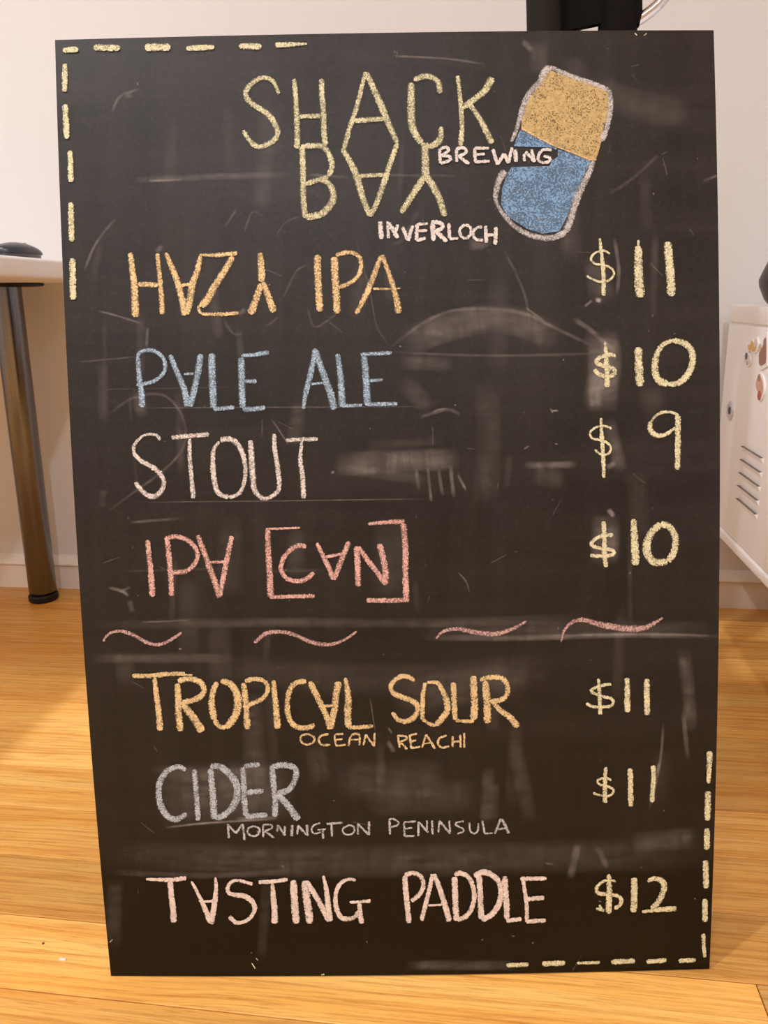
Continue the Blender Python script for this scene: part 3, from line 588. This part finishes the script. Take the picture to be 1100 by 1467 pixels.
# ------------------------------------------------------------------ desk on the left
XE, ZB, ZT = -.79, .702, .7365
desk = empty('desk', (-1.17, .95, 0), 'white desk with steel legs at the left edge beside the back wall', 'desk')
bm = bmesh.new(); box(bm, (-1.56, .30, ZB), (XE, 1.622, ZT), bev=.007, seg=4); finish(bm, 'desk_top', M['desk_white'], desk, angle=60)
LB, LT = Vector((-1.028, 1.548, 0)), Vector((-1.003, 1.54, .70))
def desk_leg(dx, dy, flip=1):
    b = LB + Vector((dx, dy, 0)); t = LT + Vector((dx, dy, 0))
    ax = (t - b).normalized(); L = (ZB - .024) / ax.z
    bm = bmesh.new(); lathe(bm, [(.0285, 0), (.030, .0015), (.030, L - .004)], b + ax * .022, ax, 48)
    leg = finish(bm, 'leg', M['steel'], desk, angle=50)
    bm = bmesh.new(); lathe(bm, [(0, 0), (.030, 0), (.0325, .003), (.0325, .013), (.030, .0165), (.024, .0175), (.024, .024), (0, .024)], b, (0, 0, 1), 40)
    finish(bm, 'leg_foot', M['black_plastic'], leg)
    bm = bmesh.new(); lathe(bm, [(0, -.006), (.07, -.006), (.074, -.004), (.074, 0), (0, 0)], (t.x, t.y, ZB), (0, 0, 1), 40)
    finish(bm, 'mounting_plate', M['black_plastic'], leg)
for dx, dy in ((0, 0), (-.42, 0), (0, -1.12), (-.42, -1.12)): desk_leg(dx, dy)

# computer mouse resting near the desk's edge
my0, my1, mxc, mz = 1.285, 1.398, -.842, ZT
mouse = empty('computer_mouse', (mxc, 1.34, ZT), 'dark glossy computer mouse lying on the white desk edge', 'mouse')
def mouse_half(y, x):   # height of the upper shell
    t = (y - my0) / (my1 - my0); s_ = x / .030
    return max(0, (math.sin(math.pi * (t * .94 + .03)) ** .62) * (1 - .35 * t)) * max(0, 1 - abs(s_) ** 2.6) ** .5
def mouse_shell(z0, z1, scale, mat, name, parent):
    bm = bmesh.new(); N_, K2 = 24, 16; rings = []
    for i in range(N_ + 1):
        t = i / N_; y = my0 + (my1 - my0) * t
        w = .0305 * max(.02, (1 - abs(2 * t - 1) ** 3.2)) ** .5 * scale
        h = (z1 - z0) * (math.sin(math.pi * (.10 + t * .86)) ** .7)
        ring = []
        for k2 in range(K2 + 1):
            a = math.pi * k2 / K2
            ring.append(bm.verts.new((mxc + math.cos(a) * w, y, mz + z0 + math.sin(a) ** .8 * h)))
        rings.append(ring)
    for A, B in zip(rings, rings[1:]):
        for k2 in range(K2): bm.faces.new((A[k2], A[k2 + 1], B[k2 + 1], B[k2]))
        bm.faces.new((A[0], B[0], B[K2], A[K2]))
    bm.faces.new(rings[0]); bm.faces.new(rings[-1][::-1])
    return finish(bm, name, mat, parent, angle=70)
bm = bmesh.new()
ring = [(mxc + math.cos(a) * .029 * (abs(math.cos(a)) ** -.18 if abs(math.cos(a)) > .05 else 1.7), (my0 + my1) / 2 + math.sin(a) * .054) for a in [2 * math.pi * i / 36 for i in range(36)]]
ring = [(mxc + max(-.0285, min(.0285, x - mxc)), y) for x, y in ring]
prism(bm, [Vector((x, y, mz)) for x, y in ring], Vector((0, 0, .009)), .0012); finish(bm, 'mouse_base', M['mouse_side'], mouse)
mouse_shell(.0085, .0285, 1.0, M['mouse_black'], 'mouse_shell', mouse)
bm = bmesh.new(); lathe(bm, [(0, 0), (.010, 0), (.0115, .001), (.0115, .005), (.010, .006), (0, .006)], (mxc - .003, 1.366, mz + .0178), (1, 0, 0), 24); finish(bm, 'scroll_wheel', M['mouse_side'], mouse)

# ------------------------------------------------------------------ metal wall cabinet on the right
XC, YC0, YC1, ZC0, ZC1 = .437, .42, 1.578, .192, .627
cab = empty('metal_cabinet', (XR, (YC0 + YC1) / 2, ZC0), 'white metal locker cabinet with vent slots on the right side wall', 'cabinet')
bm = bmesh.new(); box(bm, (XC + .004, YC0, ZC0), (XR, YC1, ZC1), bev=.004, seg=3); finish(bm, 'cabinet_body', M['cab_white'], cab, angle=50)
bm = bmesh.new(); box(bm, (XC - .001, YC0, ZC1 - .031), (XC + .01, YC1, ZC1 - .0005), bev=.0025); finish(bm, 'top_rail', M['cab_white'], cab, angle=50)
bm = bmesh.new(); box(bm, (XC - .002, YC0, ZC0), (XC + .01, YC1, ZC0 + .019), bev=.004); finish(bm, 'bottom_rail', M['cab_white'], cab, angle=50)
def door(y0, y1, lock_y):
    bm = bmesh.new(); box(bm, (XC, y0, ZC0 + .021), (XC + .012, y1, ZC1 - .0335), bev=.003); d = finish(bm, 'door', M['cab_white'], cab, angle=50)
    bm = bmesh.new(); lathe(bm, [(0, 0), (.0185, 0), (.0185, .0015), (.0165, .0032), (.011, .0032), (.0105, .0022), (0, .0022)], (XC + .0002, lock_y, .437), (-1, 0, 0), 36)
    L = finish(bm, 'lock', M['chrome'] if False else simple('dull_nickel', (.62, .60, .62, 1), .3, metal=.6), d)
    bm = bmesh.new(); box(bm, (XC - .0042, lock_y - .0007, .431), (XC - .001, lock_y + .0007, .443), bev=.0004)
    tube(bm, [(XC - .0026, lock_y + .0065 * math.cos(a), .437 + .0065 * math.sin(a)) for a in [2 * math.pi * i / 20 for i in range(21)]], .0005, 6)
    finish(bm, 'keyhole', M['mouse_side'], L)
    for k2 in range(5):
        z = .387 - k2 * .0238; ya = (1.31 if y1 > 1.2 else .70); yb = ya + .115
        bm = bmesh.new(); N_ = 10; A = []; B = []; Cc = []
        # a pressed louvre: bulges out at its top lip and dies into the door below, dark slot under the lip
        top = [Vector((XC - .0042, ya + .004, z)), Vector((XC - .0042, yb - .004, z))]
        v = [bm.verts.new(p) for p in ((XC - .0040, ya + .005, z), (XC - .0040, yb - .005, z), (XC + .0005, yb, z - .011), (XC + .0005, ya, z - .011), (XC + .0005, ya, z), (XC + .0005, yb, z))]
        for f in ((0, 1, 2, 3), (0, 3, 4), (1, 5, 2), (0, 4, 5, 1), (3, 2, 5, 4)): bm.faces.new([v[i] for i in f])
        lo = finish(bm, 'louver', M['cab_white'], d, smooth=False)
        bm = bmesh.new(); box(bm, (XC - .0044, ya + .004, z - .0001), (XC + .0006, yb - .004, z + .0006)); finish(bm, 'vent_slot', M['slot'], lo, smooth=False)
door(1.0, YC1 - .001, 1.513)
door(YC0 + .001, .999, .52)

# magnets stuck on the cabinet door
def magnet(name, label, outline, col, col2=None, inner=.72, cat='magnet'):
    P = [on_x(x, y, XC - .0012) for x, y in outline]
    c = sum(P, Vector()) / len(P)
    P = smooth_pts(P + [P[0]], n=4)[:-1]
    e = empty(name, c, label, cat, group=None)
    bm = bmesh.new(); prism(bm, [Vector((XC - .0001, p.y, p.z)) for p in P], Vector((-.0022, 0, 0)), .0003); finish(bm, 'magnet_border', M['cab_white'] , e)
    bm = bmesh.new(); prism(bm, [Vector((XC - .0023, c.y + (p.y - c.y) * inner, c.z + (p.z - c.z) * inner)) for p in P], Vector((-.0006, 0, 0)))
    f = finish(bm, 'magnet_picture', simple(name + '_print', col, .4, var=.25, scale=120), e, smooth=False)
    if col2:
        for (dy, dz, r, cc) in col2:
            bm = bmesh.new(); lathe(bm, [(0, 0), (r, 0), (r, .0005), (0, .0005)], (XC - .0029, c.y + dy, c.z + dz), (-1, 0, 0), 16)
            finish(bm, 'magnet_mark', simple('magnet_ink', cc, .4), e, smooth=False)
magnet('round_magnet', 'small round white fridge magnet with a dark blue mark', [(1069, 503), (1072, 503), (1076, 510), (1076, 519), (1073, 525), (1070, 525), (1067, 518), (1067, 508)], (.80, .78, .78, 1), [(.004, .004, .006, (.06, .06, .14, 1)), (-.004, -.007, .004, (.45, .40, .45, 1))], .8)
magnet('star_magnet', 'yellow spiky magnet above the round white one', [(1071, 492), (1074, 494), (1078, 486), (1081, 491), (1085, 483), (1087, 492), (1084, 504), (1080, 506), (1076, 503), (1072, 503)], (.75, .48, .12, 1), [(-.014, .004, .006, (.72, .70, .72, 1))], .78)
magnet('brown_magnet', 'large brown oval magnet with a white border', [(1096, 480), (1100, 478), (1100, 520), (1096, 527), (1090, 530), (1087, 524), (1087, 508), (1089, 496), (1094, 494)], (.32, .15, .09, 1), [(.013, .008, .007, (.62, .50, .34, 1))], .74)
magnet('orange_magnet', 'small ragged peach and red magnet below the brown one', [(1086, 535), (1091, 535), (1095, 545), (1096, 558), (1093, 570), (1089, 575), (1087, 566), (1083, 556), (1083, 545)], (.66, .38, .25, 1), [(-.004, -.014, .008, (.42, .08, .05, 1)), (.006, .014, .006, (.35, .22, .16, 1))], .76)

# small black bag on top of the cabinet
bagc = Vector((on_y(1089.5, 402, 1.36).x + .042, 1.36, ZC1))
bag = empty('black_bag', bagc, 'small black bag with a pale oval badge on the white cabinet', 'bag')
bm = bmesh.new(); N_ = 18; prof = [(0, .0), (.030, 0), (.040, .010), (.051, .030), (.053, .040), (.048, .052), (.041, .066), (.034, .082), (.024, .098), (.014, .106), (0, .108)]
lathe(bm, prof, bagc + Vector((.0, 0, .0005)), (0, 0, 1), 28)
for v in bm.verts: v.co.x = bagc.x + (v.co.x - bagc.x) * .8
finish(bm, 'bag_body', simple('black_nylon', (.045, .034, .030, 1), .38, var=.5, scale=40, bump=.4), bag, angle=80)
bm = bmesh.new(); lathe(bm, [(0, 0), (.0075, 0), (.008, .002), (.006, .004), (0, .0045)], bagc + Vector((-.0335, -.0325, .046)), (-.79, -.61, .05), 24)
for v in bm.verts: v.co.z = bagc.z + .046 + (v.co.z - bagc.z - .046) * 1.7
finish(bm, 'badge', M['cab_white'], bag)
bm = bmesh.new(); tube(bm, smooth_pts([bagc + Vector(p) for p in ((0, -.03, .08), (0, -.035, .125), (0, 0, .15), (0, .035, .125), (0, .03, .08))]), .004, 8); finish(bm, 'handle', M['black_fabric'], bag)

# ------------------------------------------------------------------ black chair behind the board
ch = empty('chair', (.09, .96, 0), 'black chair with chrome tube partly hidden behind the top of the chalkboard', 'chair')
YP = 1.12
def chx(t, Y=YP): return [on_y(float(a.split(',')[0]), float(a.split(',')[1]), Y) for a in t.split()]
bm = bmesh.new(); box(bm, (-.12, .79, .44), (.16, 1.13, .485), bev=.018, seg=4); finish(bm, 'seat', M['black_fabric'], ch, angle=60)
# broad back panel, its lower edge cut at a slant
bm = bmesh.new()
prism(bm, chx("797,-150 797,47 818,46 856,30 872,30 916,37 921,15 920,-60 914,-150"), Vector((0, .012, 0)), .003); finish(bm, 'backrest', M['black_fabric'], ch, angle=40)
bm = bmesh.new(); P1 = on_y(773, -150, YP - .005); P0 = on_y(779, 44, YP - .005); P2 = Vector((.06, YP + .01, .46))
r1 = (on_y(797, 20, YP) - on_y(748, 20, YP)).length / 2
pp = smooth_pts([P1, P0, Vector((P0.x + .006, YP, .75)), P2], n=8); tube(bm, pp, r1, 24); finish(bm, 'back_post', M['chair_post'], ch, angle=60)
bm = bmesh.new(); P0 = on_y(885, 30, YP + .012); r2 = (on_y(914, 40, YP) - on_y(857, 40, YP)).length / 2
tube(bm, smooth_pts([on_y(888, -60, YP + .012), P0, Vector((P0.x, YP + .01, .75)), Vector((.145, YP + .01, .46))], n=8), r2, 24); finish(bm, 'back_post', M['black_fabric'], ch, angle=60)
bm = bmesh.new(); tube(bm, smooth_pts(chx("880,44 905,34 925,21 943,6 956,-12 964,-40 962,-120", YP + .012), n=8), .0072, 14); finish(bm, 'chrome_tube', M['chrome'], ch, angle=60)
for x0, y0 in ((-.10, .81), (.14, .81), (-.10, 1.11), (.14, 1.11)):
    bm = bmesh.new(); lathe(bm, [(.008, 0), (.011, .004), (.011, .446)], (x0, y0, 0), (0, 0, 1), 20); finish(bm, 'leg', M['chrome'], ch)

# crumb of chalk on the floor at the left
p = on_z(90, 1375.5, 0); q_ = on_z(62, 1352, 0)
cc = empty('chalk_crumb', p, 'tiny white chalk crumb on the floor left of the chalkboard', 'chalk')
bm = bmesh.new(); box(bm, p + Vector((-.0035, -.0012, 0)), p + Vector((.0035, .0013, .0018)), bev=.0005); finish(bm, 'crumb', simple('white_crumb', (.85, .8, .75, 1), .9), cc)
cc = empty('dark_crumb', q_, 'tiny dark speck on the floor further left of the white crumb', 'crumb')
bm = bmesh.new(); box(bm, q_ + Vector((-.0012, -.001, 0)), q_ + Vector((.0012, .001, .0012)), bev=.0004); finish(bm, 'speck', simple('dark_crumb_matter', (.12, .06, .03, 1), .9), cc)
